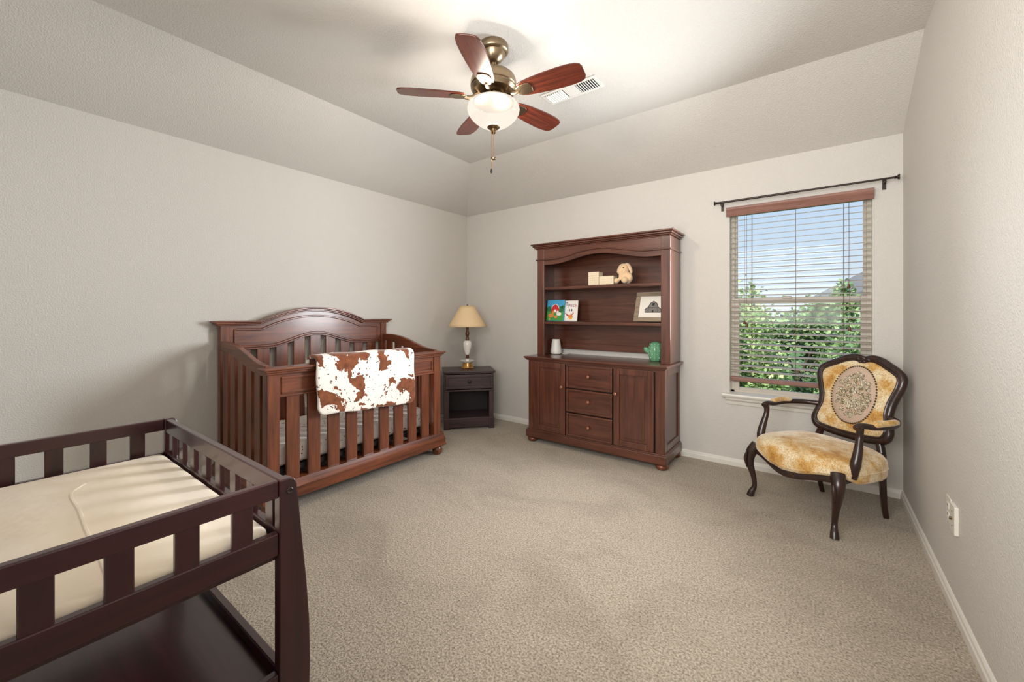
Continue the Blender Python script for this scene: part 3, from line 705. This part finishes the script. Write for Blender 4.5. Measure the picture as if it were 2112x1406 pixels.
stroke([(-.034, .136), (-.034, .086)]); stroke([(.05, .136), (.05, .086)]); stroke([(-.034, .128), (.05, .128)])
plate(art, 'ink_door', 'c_ink', [(-.002, .147), (.018, .147), (.018, .170), (-.002, .170)], .0092, .0003)
plate(art, 'ink_door', 'c_ink', [(.002, .088), (.014, .088), (.014, .106), (.002, .106)], .0092, .0003)
for k in range(9): stroke([(-.03+.009*k, .088), (-.03+.009*k, .126)], .0007)
MB().box(-.03, .03, .022, .027, .02, .24).build('easel_back', 'hollow', pf)
# smart speaker like white sound machine
sp = thing('white_speaker', 'small white tapered speaker with a cord on the sideboard', 'speaker', (1.362, -.125, Z3))
MB().lathe([(.046, 0), (.054, .004), (.058, .014), (.056, .035), (.050, .08), (.044, .125), (.041, .146), (.036, .151), (.01, .152)], (0, 0, 0), 32).build('body', 'white_plastic', sp, smooth=True)
MB().tube(catmull([(.05, .0, .022), (.066, .01, .008), (.085, .02, .003), (.11, .05, .003), (.10, .10, .003)], 6), .0025, 8).build('power_cord', 'white_plastic', sp, smooth=True)
# ceramic cactus
ca = thing('ceramic_cactus', 'green glazed ceramic cactus figurine at the sideboard end', 'figurine', (2.374, -.14, Z3))
def ribbed(b, c, prof_, ribs, seg=48):
    loops = []
    for r, z in prof_: loops.append([(c[0]+r*(1+.05*math.cos(ribs*2*PI*i/seg))*math.cos(2*PI*i/seg), c[1]+r*(1+.05*math.cos(ribs*2*PI*i/seg))*math.sin(2*PI*i/seg), c[2]+z) for i in range(seg)])
    return b.loft(loops)
pc = [(.040, 0), (.048, .006), (.054, .04), (.058, .08), (.057, .11), (.050, .14), (.034, .160), (.012, .168)]
ribbed(MB(), (0, 0, 0), pc, 9).build('body', 'cactus', ca, smooth=True, angle=180)
o = MB().tube(catmull([(-.045, -.01, .075), (-.068, -.012, .082), (-.078, -.014, .10), (-.078, -.014, .118)], 5), [.014, .015, .016, .017, .018, .019, .020, .021, .022, .022, .022, .022, .021, .019, .016, .008], 14).build('arm', 'cactus', ca, smooth=True)
b = MB()
for k, (r, z) in enumerate([(.056, .03), (.059, .06), (.061, .09), (.056, .12), (.046, .146)]):
    for i in range(9):
        a = 2*PI*(i+.5*(k % 2))/9; b.ball((r*math.cos(a), r*math.sin(a), z), .0042, 6, 4)
o = b.build('dots', 'cactusdot', ca, smooth=True); o['kind'] = 'stuff'

# ------------------------------------------------------------------ armchair
ac = thing('armchair', 'french style armchair in gold velvet with carved dark frame', 'armchair', (3.521, -.505, 0), math.atan2(-.607, .795))
WD = 'chairwood'
for s in (-1, 1):   # front cabriole legs
    p = catmull([(s*.262, -.225, .345), (s*.285, -.252, .29), (s*.286, -.262, .22), (s*.268, -.25, .13), (s*.262, -.248, .07), (s*.272, -.262, .03), (s*.278, -.270, 0.0)], 5)
    rr = [interp([(0, .022), (.028, .020), (.05, .0165), (.08, .0145), (.14, .017), (.24, .026), (.30, .034), (.345, .036)], q[2]) for q in p]
    lg = MB().tube(p, rr, 14, up=(0, 1, .2)).build('front_leg', WD, ac, smooth=True, angle=60)
    MB().tube(catmull([(s*.285, -.288, .30), (s*.292, -.293, .25), (s*.285, -.287, .19)], 5), [.004, .006, .008, .010, .011, .011, .010, .008, .006, .004, .002], 8).build('carved_leaf', WD, lg, smooth=True)
    p = catmull([(s*.205, .215, .40), (s*.20, .225, .25), (s*.195, .245, .10), (s*.192, .268, 0)], 5)
    MB().tube(p, [interp([(0, .019), (.2, .022), (.4, .024)], q[2]) for q in p], 4, up=(0, 1, 0)).build('rear_leg', WD, ac, bevel=.004)
# seat rails: serpentine front, sides, back
def front_y(x): return -.262-.028*math.cos(PI*x/.30)
def front_z(x): t = abs(x)/.27; return .318-.050*(.5+.5*math.cos(PI*min(1, t)))-.0*t
px_ = lin(-.27, .27, 31)
b = MB(); loops = []
for x in px_:
    y, z = front_y(x), front_z(x)
    loops.append([(x, y-.010, z-.026), (x, y-.014, z-.010), (x, y-.012, z+.012), (x, y-.004, z+.018), (x, y+.02, z+.018), (x, y+.02, z-.026)])
b.loft(loops).build('front_seat_rail', WD, ac, smooth=True, angle=50)
for s in (-1, 1):
    b = MB(); loops = []
    for t in lin(0, 1, 12):
        x = s*(.268-.07*t+.01*math.sin(PI*t)); y = -.235+.45*t; z = .312
        loops.append([(x-.014, y, z-.022), (x+.014, y, z-.022), (x+.014, y, z+.022), (x-.014, y, z+.022)])
    b.loft(loops).build('side_seat_rail', WD, ac, smooth=True, angle=50)
MB().box(-.20, .20, .20, .23, .29, .335).build('rear_seat_rail', WD, ac, bevel=.004)
# seat cushion
def seat():
    loops = []; N = 64
    def outline(k, z, zf):
        pts = []
        for i in range(N):
            a = 2*PI*i/N; cx, sy = math.cos(a), math.sin(a); e = .50
            u = math.copysign(abs(cx)**e, cx); v = math.copysign(abs(sy)**e, sy)
            y = -.022+.252*v*k
            hwid = interp([(-.28, .292), (-.1, .308), (.05, .302), (.15, .285), (.23, .240)], y)
            x = u*hwid*k
            if v < 0: y += -.030*math.cos(PI*min(1, abs(x)/.29*1.0)/1.0*.5)*(-v)**3*k
            dz = 0
            if zf and v < -.5: dz = (front_z(x)-.318)*((-v-.5)/.5)*zf
            zz = z+dz
            if v < -.4: w_ = min(1, (-v-.4)/.4); zz = zz*(1-w_)+max(zz, front_z(x)+.014)*w_
            pts.append((x, y, zz))
        return pts
    for k, z, zf in ((.95, .284, 1), (1.0, .290, 1), (1.02, .304, 1), (1.025, .330, 1), (1.03, .350, .9), (1.025, .372, .7), (1.0, .392, .45), (.95, .408, .25), (.86, .420, .1), (.7, .430, 0), (.5, .437, 0), (.25, .441, 0), (.05, .442, 0)): loops.append(outline(k, z, zf))
    global SEAT_SEAM; SEAT_SEAM = outline(1.031, .345, .9)
    return MB().loft(loops)
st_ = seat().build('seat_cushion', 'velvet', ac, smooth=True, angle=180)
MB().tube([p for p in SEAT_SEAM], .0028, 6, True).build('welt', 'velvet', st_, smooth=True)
# backrest : plane leaning backwards
def bk_pt(x, z, off=0):
    n = Vector((0, -1, .28)).normalized(); y = .25+.28*(z-.45)+.05*(abs(x)/.25)**2*-.6
    return (x, y+n.y*off, z+n.z*off)
half = [(0, .928), (.05, .940), (.10, .930), (.15, .905), (.20, .880), (.238, .850), (.240, .800), (.222, .740), (.205, .680), (.200, .620), (.214, .560), (.222, .510), (.200, .470), (.14, .456), (.07, .448), (0, .446)]
outl = half+[(-x, z) for x, z in reversed(half[1:-1])]
out3 = catmull([(x, 0, z) for x, z in outl], 4, True)
fr3 = [bk_pt(p[0], p[2]) for p in out3]
bf = MB().tube(fr3, [.0235+.004*sm((p[2]-.85)/.08) for p in out3], 12, True, up=(0, -1, .28)).build('back_frame', WD, ac, smooth=True, angle=180)
inner = [(p[0]*.94, .69+(p[2]-.69)*.94) for p in out3]
MB().tube([bk_pt(x, z, .018) for x, z in inner], .008, 8, True, up=(0, -1, .28)).build('inner_bead', WD, bf, smooth=True)
# crest carving
b = MB()
b.ball(bk_pt(0, .938, .018), (.022, .014, .015)); b.ball(bk_pt(.03, .930, .018), (.020, .012, .012)); b.ball(bk_pt(-.03, .930, .018), (.020, .012, .012)); b.ball(bk_pt(.012, .915, .020), (.012, .01, .010)); b.ball(bk_pt(-.012, .915, .020), (.012, .01, .010))
b.build('crest_carving', WD, bf, smooth=True)
for s in (-1, 1):
    MB().tube([bk_pt(s*x, z, .02) for x, z in ((.05, .935), (.09, .932), (.13, .916), (.165, .898), (.20, .882))], [.006, .011, .012, .010, .005], 8).build('crest_leaf', WD, bf, smooth=True)
    MB().tube(catmull([bk_pt(s*.17, .465), (s*.185, .235, .42), (s*.205, .215, .34)], 5), .022, 10).build('back_stay', WD, ac, smooth=True)
# upholstered back
cen = (0, .69); loops = []
for k, off in ((.95, .004), (.93, .014), (.88, .022), (.75, .028), (.5, .032), (.2, .034), (.03, .034)):
    loops.append([bk_pt(p[0]*k, cen[1]+(p[2]-cen[1])*k, off) for p in out3])
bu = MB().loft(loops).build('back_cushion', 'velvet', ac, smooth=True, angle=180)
loops = [[bk_pt(p[0]*k, cen[1]+(p[2]-cen[1])*k, off) for p in out3] for k, off in ((.97, -.006), (.95, -.02), (.5, -.024), (.03, -.024))]
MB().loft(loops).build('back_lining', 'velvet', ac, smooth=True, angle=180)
mc = (0, .70); ma, mb_ = .132, .182
def ov(a, k=1): return mc[0]+ma*k*math.cos(a), mc[1]+mb_*k*math.sin(a)
loops = [[bk_pt(*ov(2*PI*i/40, k), off) for i in range(40)] for k, off in ((1, .030), (.98, .036), (.7, .0385), (.3, .040), (.03, .040))]
md = MB().loft(loops).build('oval_medallion', 'medallion', bu, smooth=True, angle=180)
b = MB()
for i in range(64): b.ball(bk_pt(*ov(2*PI*i/64), .036), .0055, 6, 4)
o = b.build('nail_trim', 'nail', bu, smooth=True); o['kind'] = 'stuff'
b = MB(); R_ = random.Random(3); spots = []
for _ in range(4000):
    a = R_.random()*2*PI; k = math.sqrt(R_.random())*.74; q = ov(a, k); r = R_.uniform(.014, .024)*(1.2-.5*k)
    if all(math.hypot(q[0]-u, q[1]-v) > (r+rr_)*.82 for u, v, rr_ in spots): spots.append((q[0], q[1], r))
for fx, fz, r in spots:
    for ring_, n_, off in ((.72, 6, .0425), (.36, 4, .047)):
        for j_ in range(n_):
            t = 2*PI*j_/n_+fx*90; b.ball(bk_pt(fx+r*ring_*math.cos(t), fz+r*ring_*math.sin(t), off), (r*.37, .0075, r*.37), 7, 4)
    b.ball(bk_pt(fx, fz, .051), (r*.22, .006, r*.22), 7, 4)
o = b.build('flower_embroidery', 'flower', md, smooth=True); o['kind'] = 'stuff'
# arms
for s in (-1, 1):
    p = catmull([(s*.292, -.155, .325), (s*.302, -.150, .40), (s*.302, -.13, .47), (s*.296, -.108, .545), (s*.297, -.105, .598)], 5)
    MB().tube(p, [interp([(.32, .020), (.40, .026), (.47, .022), (.55, .016), (.6, .018)], q[2]) for q in p], 12).build('arm_post', WD, ac, smooth=True)
    p = catmull([(s*.294, -.128, .596), (s*.299, -.095, .612), (s*.316, -.02, .602), (s*.330, .06, .604), (s*.322, .14, .607), (s*.275, .22, .609), (s*.214, .262, .608)], 5)
    am = MB().tube(p, [.021, .022, .022, .020, .018]+[.0165]*(len(p)-5), 12).build('armrest', WD, ac, smooth=True)
    p = catmull([(s*.316, -.035, .616), (s*.326, .01, .621), (s*.333, .07, .623), (s*.322, .145, .620)], 5)
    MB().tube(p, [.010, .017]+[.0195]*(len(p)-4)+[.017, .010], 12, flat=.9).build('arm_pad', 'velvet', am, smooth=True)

# ------------------------------------------------------------------ ceiling fan
FX, FY = 2.025, -1.944
cf = thing('ceiling_fan', 'five blade ceiling fan with brass motor and a lit glass bowl', 'ceiling fan', (FX, FY, 0))
MB().lathe([(.083, ZC), (.085, ZC-.004), (.085, ZC-.034), (.080, ZC-.040), (.066, ZC-.046), (.060, ZC-.064), (.046, ZC-.084), (.030, ZC-.096), (.022, ZC-.100), (.01, ZC-.1)], (0, 0, 0), 36).build('canopy', 'brass', cf, smooth=True)
MB().tube([(0, 0, ZC-.09), (0, 0, 2.595)], .013, 14).build('downrod', 'brass', cf, smooth=True)
MB().lathe([(.02, 2.605), (.07, 2.602), (.104, 2.594), (.122, 2.578), (.130, 2.556), (.131, 2.528), (.126, 2.524), (.126, 2.518), (.129, 2.512), (.118, 2.494), (.085, 2.484), (.02, 2.482)], (0, 0, 0), 40).build('motor_housing', 'brass', cf, smooth=True)
MB().lathe([(.05, 2.484), (.060, 2.476), (.060, 2.452), (.078, 2.450), (.112, 2.440), (.110, 2.435), (.03, 2.432)], (0, 0, 0), 32).build('light_fitter', 'brass', cf, smooth=True)
bw = [(.118, 2.436), (.134, 2.428), (.145, 2.414), (.149, 2.398), (.146, 2.382), (.134, 2.360), (.114, 2.338), (.088, 2.318), (.058, 2.302), (.028, 2.294)]
rows = [[(r*math.cos(2*PI*i/48), r*math.sin(2*PI*i/48), z) for i in range(48)] for r, z in bw]
gb = MB().loft(rows, False).build('glass_bowl', 'bowl', cf, smooth=True, angle=180)
MB().lathe([(.002, 2.306), (.036, 2.304), (.038, 2.298), (.030, 2.290), (.016, 2.284), (.012, 2.272), (.014, 2.266), (.008, 2.260), (.001, 2.258)], (0, 0, 0), 24).build('bowl_cap', 'brassd', cf, smooth=True)
for xx, zb, nm in ((.010, 2.115, 'ring'), (-.006, 2.045, 'drop')):
    o = MB().tube([(xx, -.012, 2.275), (xx, -.012, zb)], .0017, 6).build('pull_chain', 'goldbase', cf)
    if nm == 'ring': MB().lathe([(.004, .008), (.014, .006), (.016, 0), (.014, -.006), (.004, -.008)], (xx, -.012, zb), 16).build('chain_fob', 'brass', o, smooth=True)
    else: MB().lathe([(.002, .016), (.004, .010), (.006, -.002), (.004, -.010), (.001, -.012)], (xx, -.012, zb), 12).build('chain_fob', 'black', o, smooth=True)
bl_out = [(.165, .040), (.20, .052), (.26, .060), (.33, .066), (.40, .069), (.46, .068), (.505, .062), (.528, .050), (.536, .030)]
def blade():
    b = MB(); top_ = []; n_ = len(bl_out)
    loops = []
    prof2 = [(x, hw_) for x, hw_ in bl_out]
    poly = [(x, -h_) for x, h_ in prof2]+[(x, h_) for x, h_ in reversed(prof2)]
    b.prism(poly, 'z', -.004, .004)
    return b
ZB = 2.468; pitch = math.radians(-13)
for k in range(5):
    a = math.radians(8.0+72*k)
    Rm = Matrix.Rotation(a, 4, 'Z') @ Matrix.Translation((0, 0, ZB)) @ Matrix.Rotation(pitch, 4, 'X')
    bo = blade().build('blade', 'blade', cf, bevel=.0025); bo.matrix_local = Rm
    b = MB(); b.tube(catmull([(.075, 0, .018), (.10, 0, .004), (.13, 0, -.010), (.165, 0, -.008)], 4), .011, 8, up=(0, 0, 1), flat=1.2)
    b.prism([(x, y) for x, y in [(.15, -.022), (.18, -.036), (.215, -.040), (.238, -.030), (.245, 0), (.238, .030), (.215, .040), (.18, .036), (.15, .022)]], 'z', -.010, -.0045)
    b.build('blade_iron', 'brass', bo, bevel=.002)
for k, (dx, dy) in enumerate(((.075, -.03), (-.06, -.055), (.0, .075))):
    l_ = lamp('fan_bulb_light', 'POINT', (dx, dy, 2.390), 24, (1.0, .92, .81), shadow_soft_size=.028); l_.parent = cf

# ------------------------------------------------------------------ ceiling vent
vt = thing('ceiling_vent', 'white metal air register set in the ceiling beside the fan', 'air vent', (2.16, -1.262, ZC))
vw, vh = .205, .078
b = MB()
for (xa, xb, ya, yb) in ((-vw, vw, -vh, -vh+.022), (-vw, vw, vh-.022, vh), (-vw, -vw+.024, -vh+.022, vh-.022), (vw-.024, vw, -vh+.022, vh-.022), (-.045, .045, -vh+.022, vh-.022)): b.box(xa, xb, ya, yb, -.007, -.001)
b.build('frame', 'white_trim', vt, bevel=.002)
MB().box(-vw+.01, vw-.01, -vh+.01, vh-.01, -.002, -.0005).build('duct_opening', 'slot', vt)
for side, tl in ((-1, .55), (1, -.55)):
    for i in range(8):
        xx = side*(.058+.0165*i)
        m = MB().box(-.0020, .0020, -vh+.022, vh-.022, -.007, .007); m.xf(Matrix.Translation((xx, 0, -.009)) @ Matrix.Rotation(tl, 4, 'Y')).build('louvre', 'white_trim', vt)

# ------------------------------------------------------------------ wall plates
def wplate(label, y, z, thick, kind):
    t = thing('wall_outlet', label, 'wall plate', (W, y, z), 0, 'wall plates')
    MB().box(-thick, 0, -.037, .037, -.058, .058).build('cover_plate', 'ivory_plate', t, bevel=.003)
    if kind == 'duplex':
        for dz in (-.02, .02):
            o = MB().box(-thick-.002, -thick+.002, -.015, .015, dz-.013, dz+.013).build('socket', 'white_plastic', t, bevel=.004)
            b = MB()
            for dy in (-.006, .006): b.box(-thick-.0025, -thick-.0015, dy-.001, dy+.001, dz-.002, dz+.006)
            b.build('slots', 'black', o)
    else:
        for dz in (-.03, .03): MB().lathe([(.003, 0), (.003, -.001), (.001, -.0015)], (-thick, 0, dz), 10, 'x').build('screw', 'brassd', t)
        MB().lathe([(.006, 0), (.006, -.008), (.004, -.008)], (-thick, 0, 0), 12, 'x').build('cable_jack', 'brassd', t, smooth=True)
wplate('ivory duplex outlet plate on the wall, nearer the armchair', -1.195, .388, .006, 'duplex')
wplate('thicker ivory cable plate on the wall beside the duplex outlet', -1.298, .391, .014, 'jack')

# ------------------------------------------------------------------ outside the window
GZ = -2.9
struct(MB().box(-300, 300, .5, 500, GZ-.1, GZ).build('ground', 'lawn'), 'lawn outside the window', 'lawn')
def tree(label, x, y, ztop, rx, ry, rz, n, mat, seed, leaf=.11):
    R = random.Random(seed); zc = ztop-rz
    t = thing('garden_tree', label, 'tree', (x, y, GZ), 0, 'garden trees')
    b = MB(); b.tube([(0, 0, 0), (.04, 0, (zc-GZ)*.5), (0, 0, zc-GZ)], [.14, .11, .07], 8)
    for k in range(6):
        a = k*1.05; b.tube([(0, 0, (zc-GZ)*.8), (rx*.5*math.cos(a), ry*.5*math.sin(a), zc-GZ+rz*.3)], [.05, .02], 6)
    b.build('trunk', 'c_bark', t)
    f = MB()
    clumps = []
    for _ in range(40):
        u = R.uniform(-1, 1); a = R.random()*2*PI; q = R.uniform(.55, .92); s_ = math.sqrt(1-u*u)
        clumps.append((rx*q*s_*math.cos(a), ry*q*s_*math.sin(a), zc-GZ+rz*q*u))
    for i in range(n):
        c_ = clumps[i % 40]; p = Vector((R.gauss(c_[0], rx*.12), R.gauss(c_[1], ry*.12), R.gauss(c_[2], rz*.12)))
        d1 = Vector((R.gauss(0, 1), R.gauss(0, 1), R.gauss(0, .7))).normalized(); d2 = d1.orthogonal().normalized(); d2 = (Matrix.Rotation(R.random()*6.3, 3, d1) @ d2)
        l_ = leaf*R.uniform(.7, 1.3); w_ = l_*.3
        f.add([p, p+d1*l_*.5+d2*w_, p+d1*l_, p+d1*l_*.5-d2*w_], [(0, 1, 2, 3)])
    f.build('foliage', mat, t, fix=False)
tree('broad light green tree outside, left of the window centre', 1.55, 9.5, 2.02, 1.25, 1.3, 2.4, 9000, 'leafa', 1, .15)
tree('dense green tree outside in front of the neighbouring house', 6.1, 14.6, 1.55, 1.7, 1.4, 2.2, 9000, 'leafb', 2, .18)
tree('small bright green tree nearest the window, seen low behind the blind', 2.45, 5.2, 1.34, .80, .8, 2.1, 13000, 'leafa', 3, .10)
tree('rounded tree close outside, behind the armchair back', 4.2, 5.2, 1.12, .74, .8, 2.0, 11000, 'leafb', 4, .10)
tree('slim darker tree rising beside the neighbouring roof', 4.32, 17.2, 2.45, .5, .5, 1.9, 3000, 'leafb', 5, .18)
tree('wide tree at the back of the garden, far from the window', -.6, 16.5, 1.90, 2.2, 1.8, 2.6, 8000, 'leafb', 6, .20)
tree('light green tree farther right in the garden, beyond the nearest ones', 4.75, 9.3, 1.36, .98, 1.1, 2.2, 10000, 'leafa', 8, .13)
tree('rounded tree in the middle of the garden, facing the window', 3.0, 12.9, 1.82, 1.5, 1.2, 2.5, 17000, 'leafb', 9, .16)
hs = thing('neighbour_house', 'neighbouring house with grey hipped roof beyond the trees', 'house', (6.6, 20, GZ))
wz = 1.95-GZ; rzp = 3.45-GZ
MB().box(-2.9, 4, -.0, 6, 0, wz).build('walls', 'c_siding', hs)
b = MB(); b.add([(-3.3, -.4, wz), (4.4, -.4, wz), (4.4, 6.4, wz), (-3.3, 6.4, wz), (-1.0, 3, rzp), (2.4, 3, rzp)], [(0, 1, 5, 4), (1, 2, 5), (2, 3, 4, 5), (3, 0, 4), (3, 2, 1, 0)])
rf = b.build('roof', 'c_roofing', hs)
MB().box(-3.3, 4.4, -.44, -.38, wz-.16, wz+.02).build('fascia', 'white_trim', rf)
b = MB(); b.add([(-1.9, -.6, wz), (.9, -.6, wz), (-.5, -.6, wz+.95), (-1.9, 2.4, wz), (.9, 2.4, wz), (-.5, 2.4, wz+.95)], [(0, 1, 2), (3, 5, 4), (0, 2, 5, 3), (1, 4, 5, 2)])
b.build('gable', 'c_roofing', hs)
